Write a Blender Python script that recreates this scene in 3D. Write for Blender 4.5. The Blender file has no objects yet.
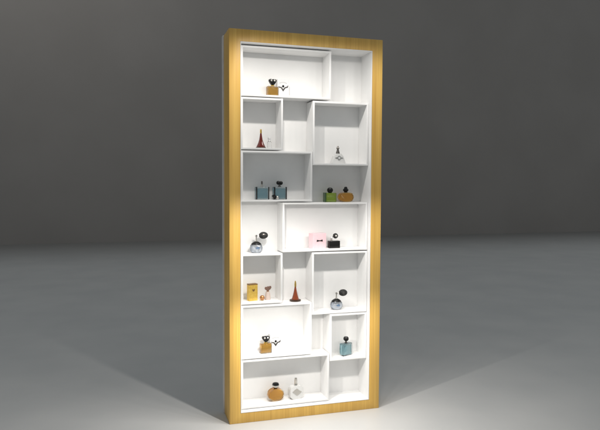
import bpy, bmesh, math, random
from mathutils import Vector, Matrix
random.seed(7)
S = bpy.context.scene
COL = S.collection

# ------------------------------------------------------------------ camera
CAM_R = Vector((0.958464, -0.285185, 0.004045)); CAM_U = Vector((0.010709, 0.050157, 0.998684)); CAM_F = Vector((0.285013, 0.957159, -0.051128))
cd = bpy.data.cameras.new('camera'); cam = bpy.data.objects.new('camera', cd); COL.objects.link(cam)
cd.sensor_width = 36.0; cd.lens = 35.6986; cd.clip_start = 0.05; cd.clip_end = 200
M = Matrix.Identity(4)
for i, v in enumerate((CAM_R, CAM_U, -CAM_F)):
    for j in range(3): M[j][i] = v[j]
M.translation = Vector((-0.562181, -3.256976, 1.350480))
cam.matrix_world = M
S.camera = cam

# ------------------------------------------------------------------ world and lamps
W = bpy.data.worlds.new('World'); S.world = W; W.use_nodes = True
bg = W.node_tree.nodes['Background']
bg.inputs['Color'].default_value = (0.92, 0.975, 1.0, 1); bg.inputs['Strength'].default_value = 0.325

LAMP_X = ((0.184, 0.92),) + tuple((0.28 + 0.11 * k, 0.165) for k in range(7))  # main spot column first, then seven weaker columns added as fill
LAMP_Z = ((2.20, 0.74), (1.32, 0.72), (0.76, 0.70))
LAMP_Y = -0.353
LAMP_W = 14.6
for x, kx in LAMP_X:
    for z, kz in LAMP_Z:
        ld = bpy.data.lights.new('display_and_fill_spot', 'SPOT'); ld.energy = LAMP_W * kx * kz
        ld.color = (1.0, 0.957, 0.90); ld.spot_size = math.radians(179); ld.spot_blend = 0.70
        ld.shadow_soft_size = 0.010 if kx > 0.5 else 0.02
        lo = bpy.data.objects.new('display_and_fill_spot', ld); COL.objects.link(lo); lo.location = (x, LAMP_Y, z)

ld = bpy.data.lights.new('wall_fill_light', 'AREA'); ld.shape = 'RECTANGLE'; ld.size = 7.0; ld.size_y = 2.0  # unseen lamp, added to lighten the upper left of the wall
ld.energy = 60; ld.spread = math.radians(110); ld.color = (1.0, 0.98, 0.95)
lo = bpy.data.objects.new('wall_fill_light', ld); COL.objects.link(lo); lo.location = (-5.0, 6.5, 9.0)
lo.rotation_euler = (Vector((-3.0, 11.1, 7.5)) - Vector((-5.0, 6.5, 9.0))).to_track_quat('-Z', 'Y').to_euler()

S.render.engine = 'CYCLES'
S.cycles.max_bounces = 14; S.cycles.transmission_bounces = 12; S.cycles.glossy_bounces = 6
S.view_settings.view_transform = 'Standard'; S.view_settings.look = 'None'
S.view_settings.exposure = 0.0; S.view_settings.gamma = 1.0

# ------------------------------------------------------------------ materials
def mat(name, col, rough=0.5, metal=0.0, trans=0.0, ior=1.45, coat=0.0, spec=0.5):
    m = bpy.data.materials.new(name); m.use_nodes = True
    b = m.node_tree.nodes['Principled BSDF']
    b.inputs['Base Color'].default_value = (*col, 1); b.inputs['Roughness'].default_value = rough
    b.inputs['Metallic'].default_value = metal; b.inputs['Transmission Weight'].default_value = trans
    b.inputs['IOR'].default_value = ior; b.inputs['Coat Weight'].default_value = coat
    b.inputs['Specular IOR Level'].default_value = spec
    return m
def node(m, t, **kw):
    n = m.node_tree.nodes.new(t)
    for k, v in kw.items(): setattr(n, k, v)
    return n
def mottled(m, c1, c2, scale, stretch=(1, 1, 1), detail=4, bump=0.0, lo=0.35, hi=0.65):
    """noise between two close tones of the same material, optional fine bump"""
    nt = m.node_tree; b = nt.nodes['Principled BSDF']
    tc = node(m, 'ShaderNodeTexCoord'); mp = node(m, 'ShaderNodeMapping'); mp.inputs['Scale'].default_value = stretch
    nz = node(m, 'ShaderNodeTexNoise'); nz.inputs['Scale'].default_value = scale; nz.inputs['Detail'].default_value = detail
    cr = node(m, 'ShaderNodeValToRGB')
    cr.color_ramp.elements[0].position = lo; cr.color_ramp.elements[1].position = hi
    cr.color_ramp.elements[0].color = (*c1, 1); cr.color_ramp.elements[1].color = (*c2, 1)
    nt.links.new(tc.outputs['Object'], mp.inputs['Vector']); nt.links.new(mp.outputs['Vector'], nz.inputs['Vector'])
    nt.links.new(nz.outputs['Fac'], cr.inputs['Fac']); nt.links.new(cr.outputs['Color'], b.inputs['Base Color'])
    if bump:
        bp = node(m, 'ShaderNodeBump'); bp.inputs['Strength'].default_value = bump; bp.inputs['Distance'].default_value = 0.002
        nt.links.new(nz.outputs['Fac'], bp.inputs['Height']); nt.links.new(bp.outputs['Normal'], b.inputs['Normal'])
    return m

def wood():
    m = mat('golden_veneer', (0.6, 0.38, 0.1), 0.42)
    nt = m.node_tree; b = nt.nodes['Principled BSDF']
    tc = node(m, 'ShaderNodeTexCoord')
    sx = node(m, 'ShaderNodeSeparateXYZ'); nt.links.new(tc.outputs['Object'], sx.inputs[0])
    # veneer strips about 3 cm wide, each of its own tone
    q = node(m, 'ShaderNodeMath', operation='SNAP'); q.inputs[1].default_value = 0.023
    wn = node(m, 'ShaderNodeTexWhiteNoise', noise_dimensions='1D')
    nt.links.new(sx.outputs['X'], q.inputs[0]); nt.links.new(q.outputs[0], wn.inputs['W'])
    # grain running up and down
    mp = node(m, 'ShaderNodeMapping'); mp.inputs['Scale'].default_value = (150, 150, 2.2)
    nz = node(m, 'ShaderNodeTexNoise'); nz.inputs['Scale'].default_value = 1.0; nz.inputs['Detail'].default_value = 6
    nz.inputs['Distortion'].default_value = 0.4
    nt.links.new(tc.outputs['Object'], mp.inputs['Vector']); nt.links.new(mp.outputs[0], nz.inputs['Vector'])
    mp2 = node(m, 'ShaderNodeMapping'); mp2.inputs['Scale'].default_value = (22, 22, 0.8)
    nz2 = node(m, 'ShaderNodeTexNoise'); nz2.inputs['Scale'].default_value = 1.0; nz2.inputs['Detail'].default_value = 3
    nt.links.new(tc.outputs['Object'], mp2.inputs['Vector']); nt.links.new(mp2.outputs[0], nz2.inputs['Vector'])
    a = node(m, 'ShaderNodeMath', operation='MULTIPLY_ADD'); a.inputs[1].default_value = 0.17
    nt.links.new(wn.outputs['Value'], a.inputs[0])
    a2 = node(m, 'ShaderNodeMath', operation='MULTIPLY_ADD'); a2.inputs[1].default_value = 0.75
    nt.links.new(nz.outputs['Fac'], a2.inputs[0])
    a3 = node(m, 'ShaderNodeMath', operation='MULTIPLY'); a3.inputs[1].default_value = 0.45
    nt.links.new(nz2.outputs['Fac'], a3.inputs[0]); nt.links.new(a3.outputs[0], a2.inputs[2]); nt.links.new(a2.outputs[0], a.inputs[2])
    cr = node(m, 'ShaderNodeValToRGB'); e = cr.color_ramp.elements
    e[0].position = 0.35; e[0].color = (0.56, 0.300, 0.060, 1)
    e[1].position = 1.0; e[1].color = (0.86, 0.560, 0.145, 1)
    nt.links.new(a.outputs[0], cr.inputs['Fac']); nt.links.new(cr.outputs['Color'], b.inputs['Base Color'])
    bp = node(m, 'ShaderNodeBump'); bp.inputs['Strength'].default_value = 0.12; bp.inputs['Distance'].default_value = 0.001
    nt.links.new(nz.outputs['Fac'], bp.inputs['Height']); nt.links.new(bp.outputs['Normal'], b.inputs['Normal'])
    return m
WOOD = wood()
WHITE = mottled(mat('white_lacquer', (0.8, 0.8, 0.79), 0.42), (0.86, 0.857, 0.85), (0.885, 0.882, 0.875), 9, detail=3)
REAR = mottled(mat('pale_laminate', (0.6, 0.58, 0.56), 0.5), (0.62, 0.60, 0.585), (0.70, 0.68, 0.66), 12)
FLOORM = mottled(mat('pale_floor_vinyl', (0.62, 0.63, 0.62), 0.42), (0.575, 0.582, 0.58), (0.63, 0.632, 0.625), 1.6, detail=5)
WALLM = mottled(mat('grey_wall_paint', (0.3, 0.29, 0.27), 0.85), (0.272, 0.255, 0.240), (0.292, 0.274, 0.259), 0.6, detail=5)

# floor colour darkens towards the wall, painting in the shade at its foot
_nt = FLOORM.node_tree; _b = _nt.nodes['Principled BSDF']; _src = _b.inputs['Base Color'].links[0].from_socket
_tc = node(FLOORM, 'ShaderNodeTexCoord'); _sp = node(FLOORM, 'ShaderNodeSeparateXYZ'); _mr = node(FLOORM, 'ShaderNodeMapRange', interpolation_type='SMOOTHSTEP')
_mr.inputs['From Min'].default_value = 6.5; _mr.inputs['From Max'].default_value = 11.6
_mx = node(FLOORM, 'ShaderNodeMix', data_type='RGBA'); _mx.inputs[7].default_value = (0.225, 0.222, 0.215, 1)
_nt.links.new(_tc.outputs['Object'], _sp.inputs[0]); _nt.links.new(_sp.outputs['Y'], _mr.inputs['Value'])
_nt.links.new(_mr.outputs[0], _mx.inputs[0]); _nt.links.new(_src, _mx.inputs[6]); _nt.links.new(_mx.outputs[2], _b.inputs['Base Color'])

GLASS = mat('clear_glass', (0.97, 0.98, 0.98), 0.02, trans=1.0, ior=1.47)
def liquid(name, c): return mat(name, c, 0.08, trans=0.72, ior=1.36)
AMBER = liquid('amber_perfume', (0.84, 0.51, 0.10))
ORANGE = liquid('orange_amber_perfume', (0.95, 0.62, 0.16))
BROWNAMB = liquid('brown_amber_perfume', (0.92, 0.62, 0.18))
RED = mat('dark_red_glass', (0.15, 0.012, 0.006), 0.08, trans=0.30, coat=0.5)
RUST = mat('rust_red_glass', (0.30, 0.060, 0.016), 0.08, trans=0.30, coat=0.5)
BLUE = liquid('steel_blue_perfume', (0.16, 0.46, 0.56))
TEAL = liquid('pale_teal_perfume', (0.42, 0.66, 0.72))
GREEN = liquid('green_perfume', (0.68, 0.80, 0.16))
ICE = liquid('ice_blue_perfume', (0.82, 0.87, 0.95))
SMOKE = mat('smoked_glass', (0.72, 0.80, 0.82), 0.04, trans=0.85, ior=1.45)
BLACK = mat('gloss_black_plastic', (0.010, 0.010, 0.010), 0.22, spec=0.35)
RUBBER = mottled(mat('black_woven_net', (0.02, 0.02, 0.02), 0.45, spec=0.25), (0.008, 0.008, 0.008), (0.05, 0.05, 0.048), 260, detail=2)
STEEL = mat('brushed_silver', (0.62, 0.60, 0.56), 0.28, metal=1.0)
DARKM = mat('dark_gunmetal', (0.16, 0.15, 0.14), 0.32, metal=1.0)
GOLD = mat('polished_gold', (0.80, 0.55, 0.16), 0.25, metal=1.0)
BRONZE = mat('dark_bronze', (0.05, 0.022, 0.010), 0.35, metal=0.3)
CARTON = mottled(mat('white_carton', (0.82, 0.82, 0.81), 0.5), (0.71, 0.71, 0.715), (0.75, 0.75, 0.755), 30)
GREYINK = mat('grey_print', (0.30, 0.29, 0.27), 0.5)
PINK = mottled(mat('pink_carton', (0.80, 0.52, 0.56), 0.5), (0.80, 0.56, 0.60), (0.83, 0.60, 0.64), 40)
YELLOWC = mottled(mat('gold_foil_carton', (0.78, 0.52, 0.10), 0.34, metal=0.35), (0.74, 0.48, 0.085), (0.84, 0.58, 0.13), 60)
BROWNTOP = mat('brown_carton_top', (0.20, 0.11, 0.035), 0.45)
BLUSH = mat('blush_frosted_glass', (0.84, 0.70, 0.62), 0.35, trans=0.25)
COPPER = mat('copper_ball', (0.55, 0.27, 0.12), 0.3, metal=0.8)
BROWNPL = mat('brown_petal', (0.22, 0.13, 0.10), 0.4)

# ------------------------------------------------------------------ mesh helpers
def link(name, bm, m, parent=None, smooth=True, angle=35):
    bmesh.ops.recalc_face_normals(bm, faces=bm.faces)
    me = bpy.data.meshes.new(name); bm.to_mesh(me); bm.free(); me.materials.append(m)
    if smooth:
        for p in me.polygons: p.use_smooth = True
        me.set_sharp_from_angle(angle=math.radians(angle))
    o = bpy.data.objects.new(name, me); COL.objects.link(o)
    if parent: o.parent = parent
    return o
def box(bm, x0, x1, y0, y1, z0, z1, bev=0.0, seg=2):
    r = bmesh.ops.create_cube(bm, size=1.0); vs = r['verts']
    for v in vs:
        v.co = Vector(((x0 + x1) / 2 + v.co.x * (x1 - x0), (y0 + y1) / 2 + v.co.y * (y1 - y0), (z0 + z1) / 2 + v.co.z * (z1 - z0)))
    if bev:
        es = list({e for v in vs for e in v.link_edges})
        bmesh.ops.bevel(bm, geom=es, offset=bev, segments=seg, affect='EDGES', profile=0.5)
def lathe(bm, prof, n=28, c=(0, 0, 0), sx=1.0, sy=1.0):
    """prof: (radius, z) from bottom to top; closed on the axis"""
    rings = []
    for r, z in prof:
        if r < 1e-6: rings.append([bm.verts.new((c[0], c[1], c[2] + z))])
        else: rings.append([bm.verts.new((c[0] + r * sx * math.cos(2 * math.pi * k / n), c[1] + r * sy * math.sin(2 * math.pi * k / n), c[2] + z)) for k in range(n)])
    for a, b in zip(rings, rings[1:]):
        for k in range(n):
            k2 = (k + 1) % n
            if len(a) == 1 and len(b) == 1: continue
            if len(a) == 1: bm.faces.new((a[0], b[k2], b[k]))
            elif len(b) == 1: bm.faces.new((a[k], a[k2], b[0]))
            else: bm.faces.new((a[k], a[k2], b[k2], b[k]))
    for rg, (r, z) in ((rings[0], prof[0]), (rings[-1], prof[-1])):
        if len(rg) > 1: bm.faces.new(rg)
def prism(bm, pts, y0, y1, bev=0.0, seg=2):
    """outline in x,z pulled from y0 to y1"""
    a = [bm.verts.new((x, y0, z)) for x, z in pts]; b = [bm.verts.new((x, y1, z)) for x, z in pts]
    f1 = bm.faces.new(a); f2 = bm.faces.new(list(reversed(b))); n = len(pts)
    for k in range(n): bm.faces.new((a[k], b[k], b[(k + 1) % n], a[(k + 1) % n]))
    if bev:
        es = list(set(f1.edges) | set(f2.edges))
        bmesh.ops.bevel(bm, geom=es, offset=bev, segments=seg, affect='EDGES', profile=0.5)
def ellipse(w, h, zc, n=36, p=2.0, xc=0.0):
    out = []
    for k in range(n):
        t = 2 * math.pi * k / n; c, s = math.cos(t), math.sin(t)
        out.append((xc + w / 2 * math.copysign(abs(c) ** (2 / p), c), zc + h / 2 * math.copysign(abs(s) ** (2 / p), s)))
    return out
def tube(bm, pts, r, n=10):
    """round tube along points"""
    rings = []
    for i, q in enumerate(pts):
        q = Vector(q); d = (Vector(pts[min(i + 1, len(pts) - 1)]) - Vector(pts[max(i - 1, 0)])).normalized()
        u = d.cross(Vector((0, 1, 0)));  u = u.normalized() if u.length > 1e-4 else Vector((1, 0, 0))
        v = d.cross(u)
        rings.append([bm.verts.new(q + (u * math.cos(2 * math.pi * k / n) + v * math.sin(2 * math.pi * k / n)) * r) for k in range(n)])
    for a, b in zip(rings, rings[1:]):
        for k in range(n): bm.faces.new((a[k], a[(k + 1) % n], b[(k + 1) % n], b[k]))
    bm.faces.new(rings[0]); bm.faces.new(rings[-1])
def ball(bm, c, rx, ry, rz, n=20):
    bmesh.ops.create_uvsphere(bm, u_segments=n, v_segments=n // 2 + 2, radius=1.0,
        matrix=Matrix.Translation(c) @ Matrix.Diagonal((rx, ry, rz, 1)))
def heart(bm, w, h, z0, y0, y1, bev):
    pts = [(0, z0), (.35 * w, z0 + .04 * h), (.62 * w, z0 + .38 * h), (.96 * w, z0 + .78 * h), (.98 * w, z0 + 1.05 * h), (.78 * w, z0 + 1.24 * h), (.45 * w, z0 + 1.27 * h), (.18 * w, z0 + 1.17 * h), (0, z0 + 1.08 * h)]
    pts += [(-x, z) for x, z in reversed(pts[1:-1])]
    prism(bm, pts, y0, y1, bev)
def part(name, m, parent, fn, *a, **k):
    bm = bmesh.new(); fn(bm, *a, **k); return link(name, bm, m, parent)
def tag(o, label, cat, group=None):
    o['label'] = label; o['category'] = cat
    if group: o['group'] = group
def thing(name, loc, rz, label, cat, group=None):
    o = bpy.data.objects.new(name, None); COL.objects.link(o); o.empty_display_size = 0.03
    o.location = loc; o.rotation_euler = (0, 0, math.radians(rz)); tag(o, label, cat, group); return o
def copy_thing(o, loc, rz, label):
    c = o.copy(); COL.objects.link(c); c.location = loc; c.rotation_euler = (0, 0, math.radians(rz)); c['label'] = label
    for ch in list(o.children):
        d = ch.copy(); COL.objects.link(d); d.parent = c
        for g in list(ch.children):
            e = g.copy(); COL.objects.link(e); e.parent = d
    return c

# ------------------------------------------------------------------ setting: floor and backdrop wall
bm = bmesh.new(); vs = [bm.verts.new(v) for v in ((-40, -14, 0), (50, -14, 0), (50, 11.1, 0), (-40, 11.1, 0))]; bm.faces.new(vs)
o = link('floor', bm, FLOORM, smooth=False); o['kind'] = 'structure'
bm = bmesh.new()
prof = [(11.1, 0.0), (11.1, 11.0)]
ra = [bm.verts.new((-40, y, z)) for y, z in prof]; rb = [bm.verts.new((50, y, z)) for y, z in prof]
for k in range(len(prof) - 1): bm.faces.new((ra[k], rb[k], rb[k + 1], ra[k + 1]))
o = link('wall', bm, WALLM); o['kind'] = 'structure'

# ------------------------------------------------------------------ the display cabinet
CW, CH = 0.911, 2.2
IX0, IX1, IZ0, IZ1 = 0.0668, 0.8417, 0.062, 2.129      # opening in the front frame
DG, DB, BACK, REC = 0.168, 0.205, 0.162, 0.035
cab = thing('display_cabinet', (0, 0, 0), 0, 'tall wooden display cabinet with golden frame and white staggered box shelves', 'cabinet')
def ring(bm, x0, x1, z0, z1, ix0, ix1, iz0, iz1, y0, y1, bev):
    """one closed rectangular ring, outer edges lightly rounded"""
    O = [(x0, z0), (x1, z0), (x1, z1), (x0, z1)]; I = [(ix0, iz0), (ix1, iz0), (ix1, iz1), (ix0, iz1)]
    V = [[bm.verts.new((x, y, z)) for x, z in L] for y in (y0, y1) for L in (O, I)]
    of, if_, ob, ib = V; es = []
    for k in range(4):
        j = (k + 1) % 4
        bm.faces.new((of[k], of[j], if_[j], if_[k])); bm.faces.new((ob[j], ob[k], ib[k], ib[j]))
        bm.faces.new((of[j], of[k], ob[k], ob[j])); bm.faces.new((if_[k], if_[j], ib[j], ib[k]))
    bmesh.ops.recalc_face_normals(bm, faces=bm.faces)
    for k in range(4):
        j = (k + 1) % 4
        for a, b in ((of[k], of[j]), (if_[k], if_[j]), (of[k], ob[k])):
            e = bm.edges.get((a, b)); es.append(e)
    bmesh.ops.bevel(bm, geom=es, offset=bev, segments=2, affect='EDGES', profile=0.5)
part('frame', WOOD, cab, ring, 0, CW, 0, CH, IX0 - 0.004, IX1 + 0.004, IZ0 - 0.004, IZ1 + 0.004, 0, DG, 0.0022)
part('carcass', REAR, cab, ring, -0.006, CW + 0.006, 0.0, CH, 0.03, CW - 0.03, 0.03, CH - 0.04, DG + 0.001, DB, 0.0015)
# white inner lining, set 1 mm proud of the wooden frame's inner faces
part('lining', WHITE, cab, ring, IX0 - 0.0035, IX1 + 0.0035, IZ0 - 0.0035, IZ1 + 0.0035, IX0, IX1, IZ0, IZ1, -0.001, BACK + 0.004, 0.0005)
part('back_board', WHITE, cab, box, IX0 - 0.003, IX1 + 0.003, BACK, BACK + 0.008, IZ0 - 0.003, IZ1 + 0.003)
T = 0.0105
BOXES = [(0.0735, 0.603, 1.8435, 2.121), (0.0735, 0.3145, 1.546, 1.837), (0.494, 0.8395, 1.4645, 1.833), (0.0735, 0.4915, 1.2525, 1.540),
         (0.315, 0.8395, 0.961, 1.2465), (0.0735, 0.3145, 0.6685, 0.9555), (0.494, 0.8395, 0.5875, 0.9545), (0.0735, 0.4915, 0.354, 0.662),
         (0.6065, 0.8395, 0.3025, 0.5825), (0.0735, 0.6025, 0.066, 0.3475)]
for x0, x1, z0, z1 in BOXES:
    part('cube_box', WHITE, cab, ring, x0, x1, z0, z1, x0 + T, x1 - T, z0 + T, z1 - T, REC, BACK - 0.001, 0.0008)
def inner(i): return BOXES[i][2] + T
def top(i): return BOXES[i][3]

# ------------------------------------------------------------------ perfume bottles and cartons
YB = 0.095

# square amber bottle with a faceted crown stopper
def amber_square(loc, rz, label):
    t = thing('perfume_bottle', loc, rz, label, 'perfume bottle', 'square amber bottles with crown stoppers')
    part('glass_body', GLASS, t, box, -.034, .034, -.017, .017, 0, .058, .005, 3)
    part('perfume', AMBER, t, box, -.0295, .0295, -.0125, .0125, .005, .0535, .004, 2)
    part('neck_collar', GOLD, t, lathe, [(.011, .0575), (.011, .064), (.0085, .066)], 24)
    s = part('stopper', BLACK, t, heart, .0235, .0265, .0665, -.010, .010, .004)
    def lobes(bm):
        for x in (-.0095, .0095): ball(bm, Vector((x, -.0095, .0905)), .0066, .0035, .0060, 14)
    part('silver_lobes', STEEL, s, lobes)
    return t
a1 = amber_square((0.268, YB, inner(0)), 10, 'square amber bottle with crown stopper, in the topmost box')
copy_thing(a1, (0.230, YB, inner(7)), 8, 'square amber bottle with crown stopper, in the second box from the bottom')

# white carton with a silver winged emblem
def emblem_carton(loc, rz, label):
    t = thing('perfume_carton', loc, rz, label, 'carton', 'white cartons with winged emblem')
    part('carton_body', CARTON, t, box, -.035, .035, -.017, .017, 0, .104, .0012, 1)
    def wings(bm):
        prism(bm, [(-.018, .059), (0, .033), (.018, .059), (.011, .0595), (0, .0465), (-.011, .0595)], -.0185, -.0165)
        prism(bm, [(-.0162, .0582), (-.028, .063), (-.024, .054), (-.0145, .0530)], -.0183, -.0165)
        prism(bm, [(.0162, .0582), (.031, .070), (.027, .056), (.0145, .0530)], -.0183, -.0165)
    part('silver_wings', DARKM, t, wings)
    part('black_dot', BLACK, t, prism, ellipse(.013, .013, .063, 20), -.0190, -.0165)
    def arc(bm):
        for k in range(7):
            a = math.radians(150 - k * 20); prism(bm, ellipse(.0035, .0045, .076 + .009 * math.sin(a), 8, xc=.022 * math.cos(a)), -.0176, -.0165)
    part('printed_lettering', GREYINK, t, arc)
    return t
c1 = emblem_carton((0.332, YB + .02, inner(0)), 0, 'white carton with winged emblem, in the topmost box')
copy_thing(c1, (0.292, YB + .025, inner(7)), 0, 'white carton with winged emblem, in the second box from the bottom')

# flared cone bottles
def cone(loc, label, glass, kind):
    t = thing('perfume_bottle', loc, 0, label, 'perfume bottle', 'tall red cone bottles')
    if kind == 'dark':
        part('glass_body', glass, t, lathe, [(.0, .006), (.0265, .006), (.025, .012), (.0165, .030), (.0100, .050), (.0068, .070), (.0048, .086), (0, .087)], 20)
        part('base', BRONZE, t, lathe, [(0, 0), (.029, 0), (.030, .002), (.0285, .0072), (0, .0074)], 28)
        part('cap', GOLD, t, lathe, [(0, .0868), (.0055, .0868), (.006, .091), (.005, .106), (.0065, .108), (0, .111)], 18)
    else:
        part('glass_body', glass, t, lathe, [(.0, .009), (.024, .010), (.0195, .018), (.0140, .036), (.0095, .056), (.0062, .074), (.0052, .084), (0, .085)], 24)
        part('base', BRONZE, t, lathe, [(0, 0), (.022, 0), (.033, .003), (.034, .008), (.024, .0115), (0, .0118)], 28)
        part('cap', GOLD, t, lathe, [(0, .0848), (.0058, .0848), (.0062, .100), (.0045, .112), (.003, .119), (0, .121)], 18)
    return t
cone((0.200, YB, inner(1)), 'slim dark red cone bottle on a flat brown base, under the topmost box', RED, 'dark')
cone((0.409, YB, top(7) + .0005), 'rust red cone bottle with flared dark base, right of the gold carton', RUST, 'rust')
t = thing('perfume_vial', (0.250, YB, inner(1)), 0, 'small pale clear glass vial beside the dark red cone bottle', 'vial')
part('glass_body', GLASS, t, lathe, [(0, 0), (.012, 0), (.013, .003), (.013, .036), (.007, .044), (.006, .050), (0, .051)], 22)
part('cap', CARTON, t, lathe, [(0, .0505), (.009, .0505), (.0095, .062), (.0075, .065), (0, .0655)], 20)

# clear flask with silver neck and emblem
def clear_flask(loc, rz, label, kind):
    t = thing('perfume_bottle', loc, rz, label, 'perfume bottle', 'clear glass flasks with grey emblem')
    milky = mat('milky_white_glass', (.90, .90, .885), .12, trans=.30)
    if kind == 'triangle':
        out = [(-.043, 0), (.043, 0), (.045, .006), (.030, .045), (.016, .060), (-.016, .060), (-.030, .045), (-.045, .006)]
        part('glass_body', milky, t, prism, out, -.017, .017, .0035)
        part('neck', DARKM, t, lathe, [(.0125, .060), (.0115, .066), (.007, .080), (.0062, .086), (.0095, .092), (.006, .098), (.0035, .106), (0, .107)], 20)
        def emb(bm):
            prism(bm, ellipse(.024, .026, .034, 26), -.0195, -.0172)
            prism(bm, [(-.027, .034), (-.018, .0385), (-.011, .037), (-.011, .031), (-.018, .0295)], -.0190, -.0172)
            prism(bm, [(.027, .034), (.018, .0385), (.011, .037), (.011, .031), (.018, .0295)], -.0190, -.0172)
        part('emblem', STEEL, t, emb)
        part('emblem_disc', CARTON, t, prism, ellipse(.013, .013, .034, 20), -.0203, -.0194)
    else:
        part('glass_body', milky, t, prism, ellipse(.088, .080, .040, 72, 2.9), -.018, .018, .005)
        part('neck', STEEL, t, lathe, [(.0105, .081), (.0095, .087), (.0085, .100), (.0095, .102), (.0075, .122), (0, .124)], 18)
        part('emblem', STEEL, t, prism, [(-.030, .046), (-.012, .060), (0, .064), (.016, .050), (.030, .042), (.014, .030), (0, .022), (-.014, .034)], -.0203, -.0182)
    return t
clear_flask((0.670, YB, inner(2)), 6, 'clear triangular glass bottle with dark neck and winged emblem', 'triangle')
clear_flask((0.414, YB, inner(9)), 10, 'clear rounded glass bottle with silver neck and grey diamond, in the lowest box', 'round')

# square bottles with dark corners
def square_blue(loc, rz, label, liq, shell, kind, w=.077):
    t = thing('perfume_bottle', loc, rz, label, 'perfume bottle', 'square blue perfume bottles')
    h = w / 2
    part('glass_body', shell, t, box, -h, h, -.019, .019, 0, .074, .004, 3)
    part('perfume', liq, t, box, -h + .007, h - .007, -.014, .014, .006, .064, .003, 2)
    if kind != 'teal':
        for x in (-h + .0025, h - .0025): part('corner_trim', BLACK, t, box, x - .0030, x + .0030, -.0202, -.0120, .001, .073, .0012, 1)
    part('neck', DARKM if kind != 'nozzle' else STEEL, t, lathe, [(.009, .0735), (.009, .078), (.006, .079), (.006, .088), (0, .0885)], 18)
    if kind == 'nozzle':
        part('nozzle', DARKM, t, lathe, [(0, .088), (.0048, .088), (.0048, .104), (.003, .106), (0, .1065)], 14)
    elif kind == 'black':
        def cap(bm):
            ball(bm, Vector((-.008, 0, .097)), .0115, .012, .0115); ball(bm, Vector((.009, 0, .096)), .0115, .012, .0115)
        part('cap', BLACK, t, cap)
    else:
        part('cap', BLACK, t, lathe, [(0, .088), (.011, .089), (.0165, .096), (.0165, .106), (.011, .113), (0, .114)], 18)
    return t
square_blue((0.206, YB, inner(3)), 4, 'square steel blue bottle with bare grey nozzle, left of the similar blue bottle', BLUE, SMOKE, 'nozzle')
square_blue((0.314, YB + .012, inner(3)), 6, 'square steel blue bottle with double black cap, behind a round cap lying on the shelf', BLUE, SMOKE, 'black')
square_blue((0.732, YB, inner(8)), 22, 'square pale teal bottle with black cap, alone in the small lower right box', TEAL, GLASS, 'teal')
t = thing('loose_cap', (0.282, 0.060, inner(3)), 0, 'small black and silver round cap lying between two blue bottles', 'cap')
def lying(bm):
    lathe(bm, [(0, -.011), (.0125, -.011), (.0140, -.008), (.0140, .007), (.0125, .009), (0, .009)], 24)
    bmesh.ops.rotate(bm, cent=(0, 0, 0), matrix=Matrix.Rotation(math.radians(62), 3, 'Y'), verts=bm.verts)
    bmesh.ops.translate(bm, vec=(-.010, 0, .0165), verts=bm.verts)
part('cap_shell', BLACK, t, lying)
part('silver_inlay', STEEL, t, ball, Vector((.0055, -.003, .0120)), .0105, .010, .0108)

# green cube bottle, oval amber bottles
FL2 = top(4) + .0005
t = thing('perfume_bottle', (0.622, YB, FL2), 3, 'square green perfume bottle with round black cap', 'perfume bottle')
part('glass_body', mat('green_tinted_glass', (.80, .93, .62), .03, trans=1.0), t, box, -.036, .036, -.017, .017, 0, .055, .003, 2)
part('perfume', GREEN, t, box, -.031, .034, -.0135, .0135, .003, .052, .002, 2)
part('side_band', mat('dark_green_glass', (.03, .08, .015), .1, coat=.5), t, box, -.0375, -.0300, -.0185, .0185, .0005, .0565, .001, 1)
part('cap', BLACK, t, lathe, [(0, .054), (.009, .0545), (.0155, .062), (.0185, .070), (.0165, .079), (.010, .085), (0, .0865)], 22)
def oval(loc, rz, label, liq, shell, w, h, kind):
    t = thing('perfume_bottle', loc, rz, label, 'perfume bottle', 'oval amber perfume bottles')
    part('glass_body', shell, t, prism, ellipse(w, h, h / 2, 44, 2.5 if kind == 'black' else 2.1), -.018, .018, .006, 3)
    part('perfume', liq, t, prism, ellipse(w * .9, h * .86, h / 2, 40, 2.4 if kind == 'black' else 2.1), -.0135, .0135, .004)
    if kind == 'black':
        part('cap', BLACK, t, lathe, [(.010, h - .002), (.010, h + .004), (.0165, h + .010), (.0165, h + .018), (.011, h + .022), (.0105, h + .026), (.007, h + .033), (0, h + .034)], 22)
    else:
        part('cap', BLACK, t, lathe, [(.0105, h - .002), (.0115, h + .003), (.0185, h + .008), (.0205, h + .020), (.0175, h + .029), (.010, h + .032), (0, h + .0325)], 22)
        part('silver_band', STEEL, t, lathe, [(.0190, h + .0085), (.0208, h + .012), (.0216, h + .0165), (.0208, h + .0195)], 24)
    return t
oval((0.722, YB, FL2), 4, 'wide oval brown amber bottle with black stepped cap, beside the green bottle', BROWNAMB, mat('amber_tinted_glass', (.93, .72, .36), .03, trans=1.0), .094, .058, 'black')
oval((0.290, YB, inner(9)), 6, 'round oval orange bottle with black and silver cap, in the lowest box', ORANGE, mat('orange_tinted_glass', (.97, .80, .50), .03, trans=1.0), .096, .074, 'band')

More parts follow.
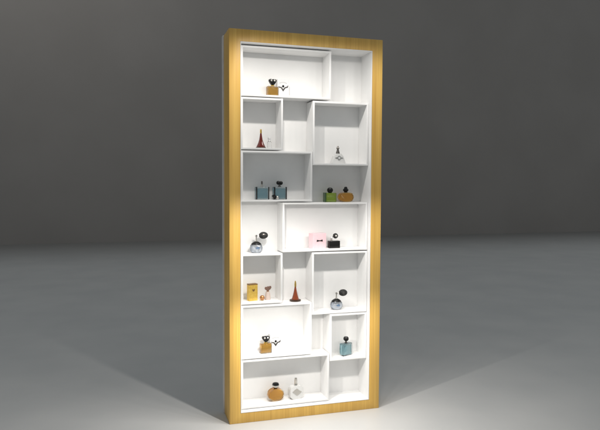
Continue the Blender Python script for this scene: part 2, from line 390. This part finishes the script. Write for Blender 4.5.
# atomisers with squeeze bulbs
def atomiser(loc, rz, label, bx=.026):
    t = thing('perfume_atomiser', loc, rz, label, 'atomiser', 'round glass atomisers with black squeeze bulbs')
    part('glass_body', GLASS, t, lathe, [(0, 0), (.022, 0), (.030, .004), (.037, .016), (.0385, .029), (.035, .043), (.026, .054), (.014, .0585), (0, .059)], 36, sy=.8)
    part('perfume', ICE, t, lathe, [(0, .005), (.021, .0055), (.030, .014), (.033, .027), (.031, .038), (0, .0385)], 32, sy=.72)
    part('collar', BLACK, t, lathe, [(.0305, .0485), (.0275, .0545), (.018, .0615), (.009, .066), (0, .0665)], 32, sy=.84)
    part('emblem', mat('blue_emblem', (.22, .32, .48), .3, metal=.5), t, prism, ellipse(.024, .014, .030, 20, 1.6, xc=.002), -.0325, -.0290)
    def stem(bm):
        lathe(bm, [(.006, .0655), (.0048, .076), (.0042, .092), (.0065, .094), (.0065, .103), (0, .104)], 16)
        tube(bm, [(0, 0, .099), (.008, -.001, .0985), (.016, -.002, .099)], .0024)
    part('spray_stem', STEEL, t, stem)
    b = part('squeeze_bulb', RUBBER, t, ball, Vector((.016 + bx, -.002, .100)), .027, .021, .0205, 28)
    part('bulb_ring', DARKM, b, lambda bm: (lathe(bm, [(.0, -.0225), (.006, -.0225), (.0095, -.021), (0, -.0205)], 18),
         bmesh.ops.rotate(bm, cent=(0, 0, 0), matrix=Matrix.Rotation(math.radians(90), 3, 'X').inverted(), verts=bm.verts),
         bmesh.ops.translate(bm, vec=(.014 + bx, -.0005, .101), verts=bm.verts)))
    return t
at = atomiser((0.173, YB, top(5) + .0005), 0, 'round ice blue glass atomiser with black bulb, left in the middle row')
copy_thing(at, (0.667, YB, inner(6)), 0, 'round ice blue atomiser with black bulb, in the tall lower right box')

# pink carton and black bottle with round bulb
t = thing('perfume_carton', (0.548, YB + .008, inner(4)), 14, 'pale pink carton with a small black bow, beside the black bottle', 'carton')
part('carton_body', PINK, t, box, -.047, .047, -.024, .024, 0, .090, .0012, 1)
def bow(bm):
    prism(bm, [(-.021, .041), (-.019, .053), (-.004, .0495), (.004, .0495), (.019, .053), (.021, .041), (.004, .0445), (-.004, .0445)], -.0262, -.0238)
part('black_bow', BLACK, t, bow)
t = thing('perfume_bottle', (0.646, YB - .006, inner(4)), 3, 'low square black bottle with small round black bulb, beside the pink carton', 'perfume bottle')
part('bottle_body', BLACK, t, box, -.0345, .0345, -.017, .017, 0, .044, .003, 3)
def stem2(bm):
    lathe(bm, [(.008, .0435), (.008, .049), (.005, .051), (.0045, .060), (0, .061)], 16, c=(-.016, 0, 0))
    tube(bm, [(-.016, 0, .058), (-.013, 0, .066), (-.006, -.001, .072), (.002, -.001, .073)], .0032)
part('spray_stem', STEEL, t, stem2)
b = part('squeeze_bulb', RUBBER, t, ball, Vector((.010, -.001, .073)), .0165, .0155, .0160, 24)
part('bulb_ring', STEEL, b, ball, Vector((.009, -.0150, .0735)), .006, .003, .006, 12)

# gold carton, copper ball, blush bottle
t = thing('perfume_carton', (0.150, YB, inner(5)), 14, 'gold foil carton with dark brown top, below the left blue atomiser', 'carton')
part('carton_body', YELLOWC, t, box, -.027, .027, -.016, .016, 0, .092, .001, 1)
part('lid', BROWNTOP, t, box, -.0275, .0275, -.0165, .0165, .0925, .098, .001, 1)
part('emblem', BROWNTOP, t, prism, [(-.008, .069), (0, .066), (.008, .069), (.007, .060), (0, .054), (-.007, .060)], -.0175, -.0155)
t = thing('bottle_stopper', (0.206, YB - .012, inner(5)), 0, 'small round copper stopper ball between gold carton and blush bottle', 'stopper')
part('ball', COPPER, t, ball, Vector((0, 0, .0155)), .0145, .0145, .0145, 20)
part('foot', GOLD, t, lathe, [(0, 0), (.008, 0), (.007, .0025), (.005, .0035), (0, .0036)], 16)
t = thing('perfume_bottle', (0.242, YB, inner(5)), 8, 'pale blush frosted bottle with brown petal stopper, right of the gold carton', 'perfume bottle')
part('glass_body', BLUSH, t, lathe, [(0, 0), (.015, 0), (.0175, .004), (.016, .022), (.0135, .038), (.010, .048), (0, .049)], 24, sy=.75)
part('collar', COPPER, t, lathe, [(.0075, .0485), (.0075, .053), (.005, .055), (0, .0552)], 18)
def petals(bm):
    for a, l in ((-42, .030), (0, .026), (38, .032)):
        s, c = math.sin(math.radians(a)), math.cos(math.radians(a)); P = Vector((s, 0, c)); Q = Vector((c, 0, -s))
        pts = []
        for u, v in ((0, -.003), (.45, -.0085), (.8, -.008), (1, 0), (.8, .008), (.45, .0085), (0, .003)):
            q = P * (u * l) + Q * v; pts.append((q.x, .054 + q.z))
        y = -.003 + a * .00008
        prism(bm, pts, y - .003, y + .003, .001, 1)
part('petal_stopper', BROWNPL, t, petals)
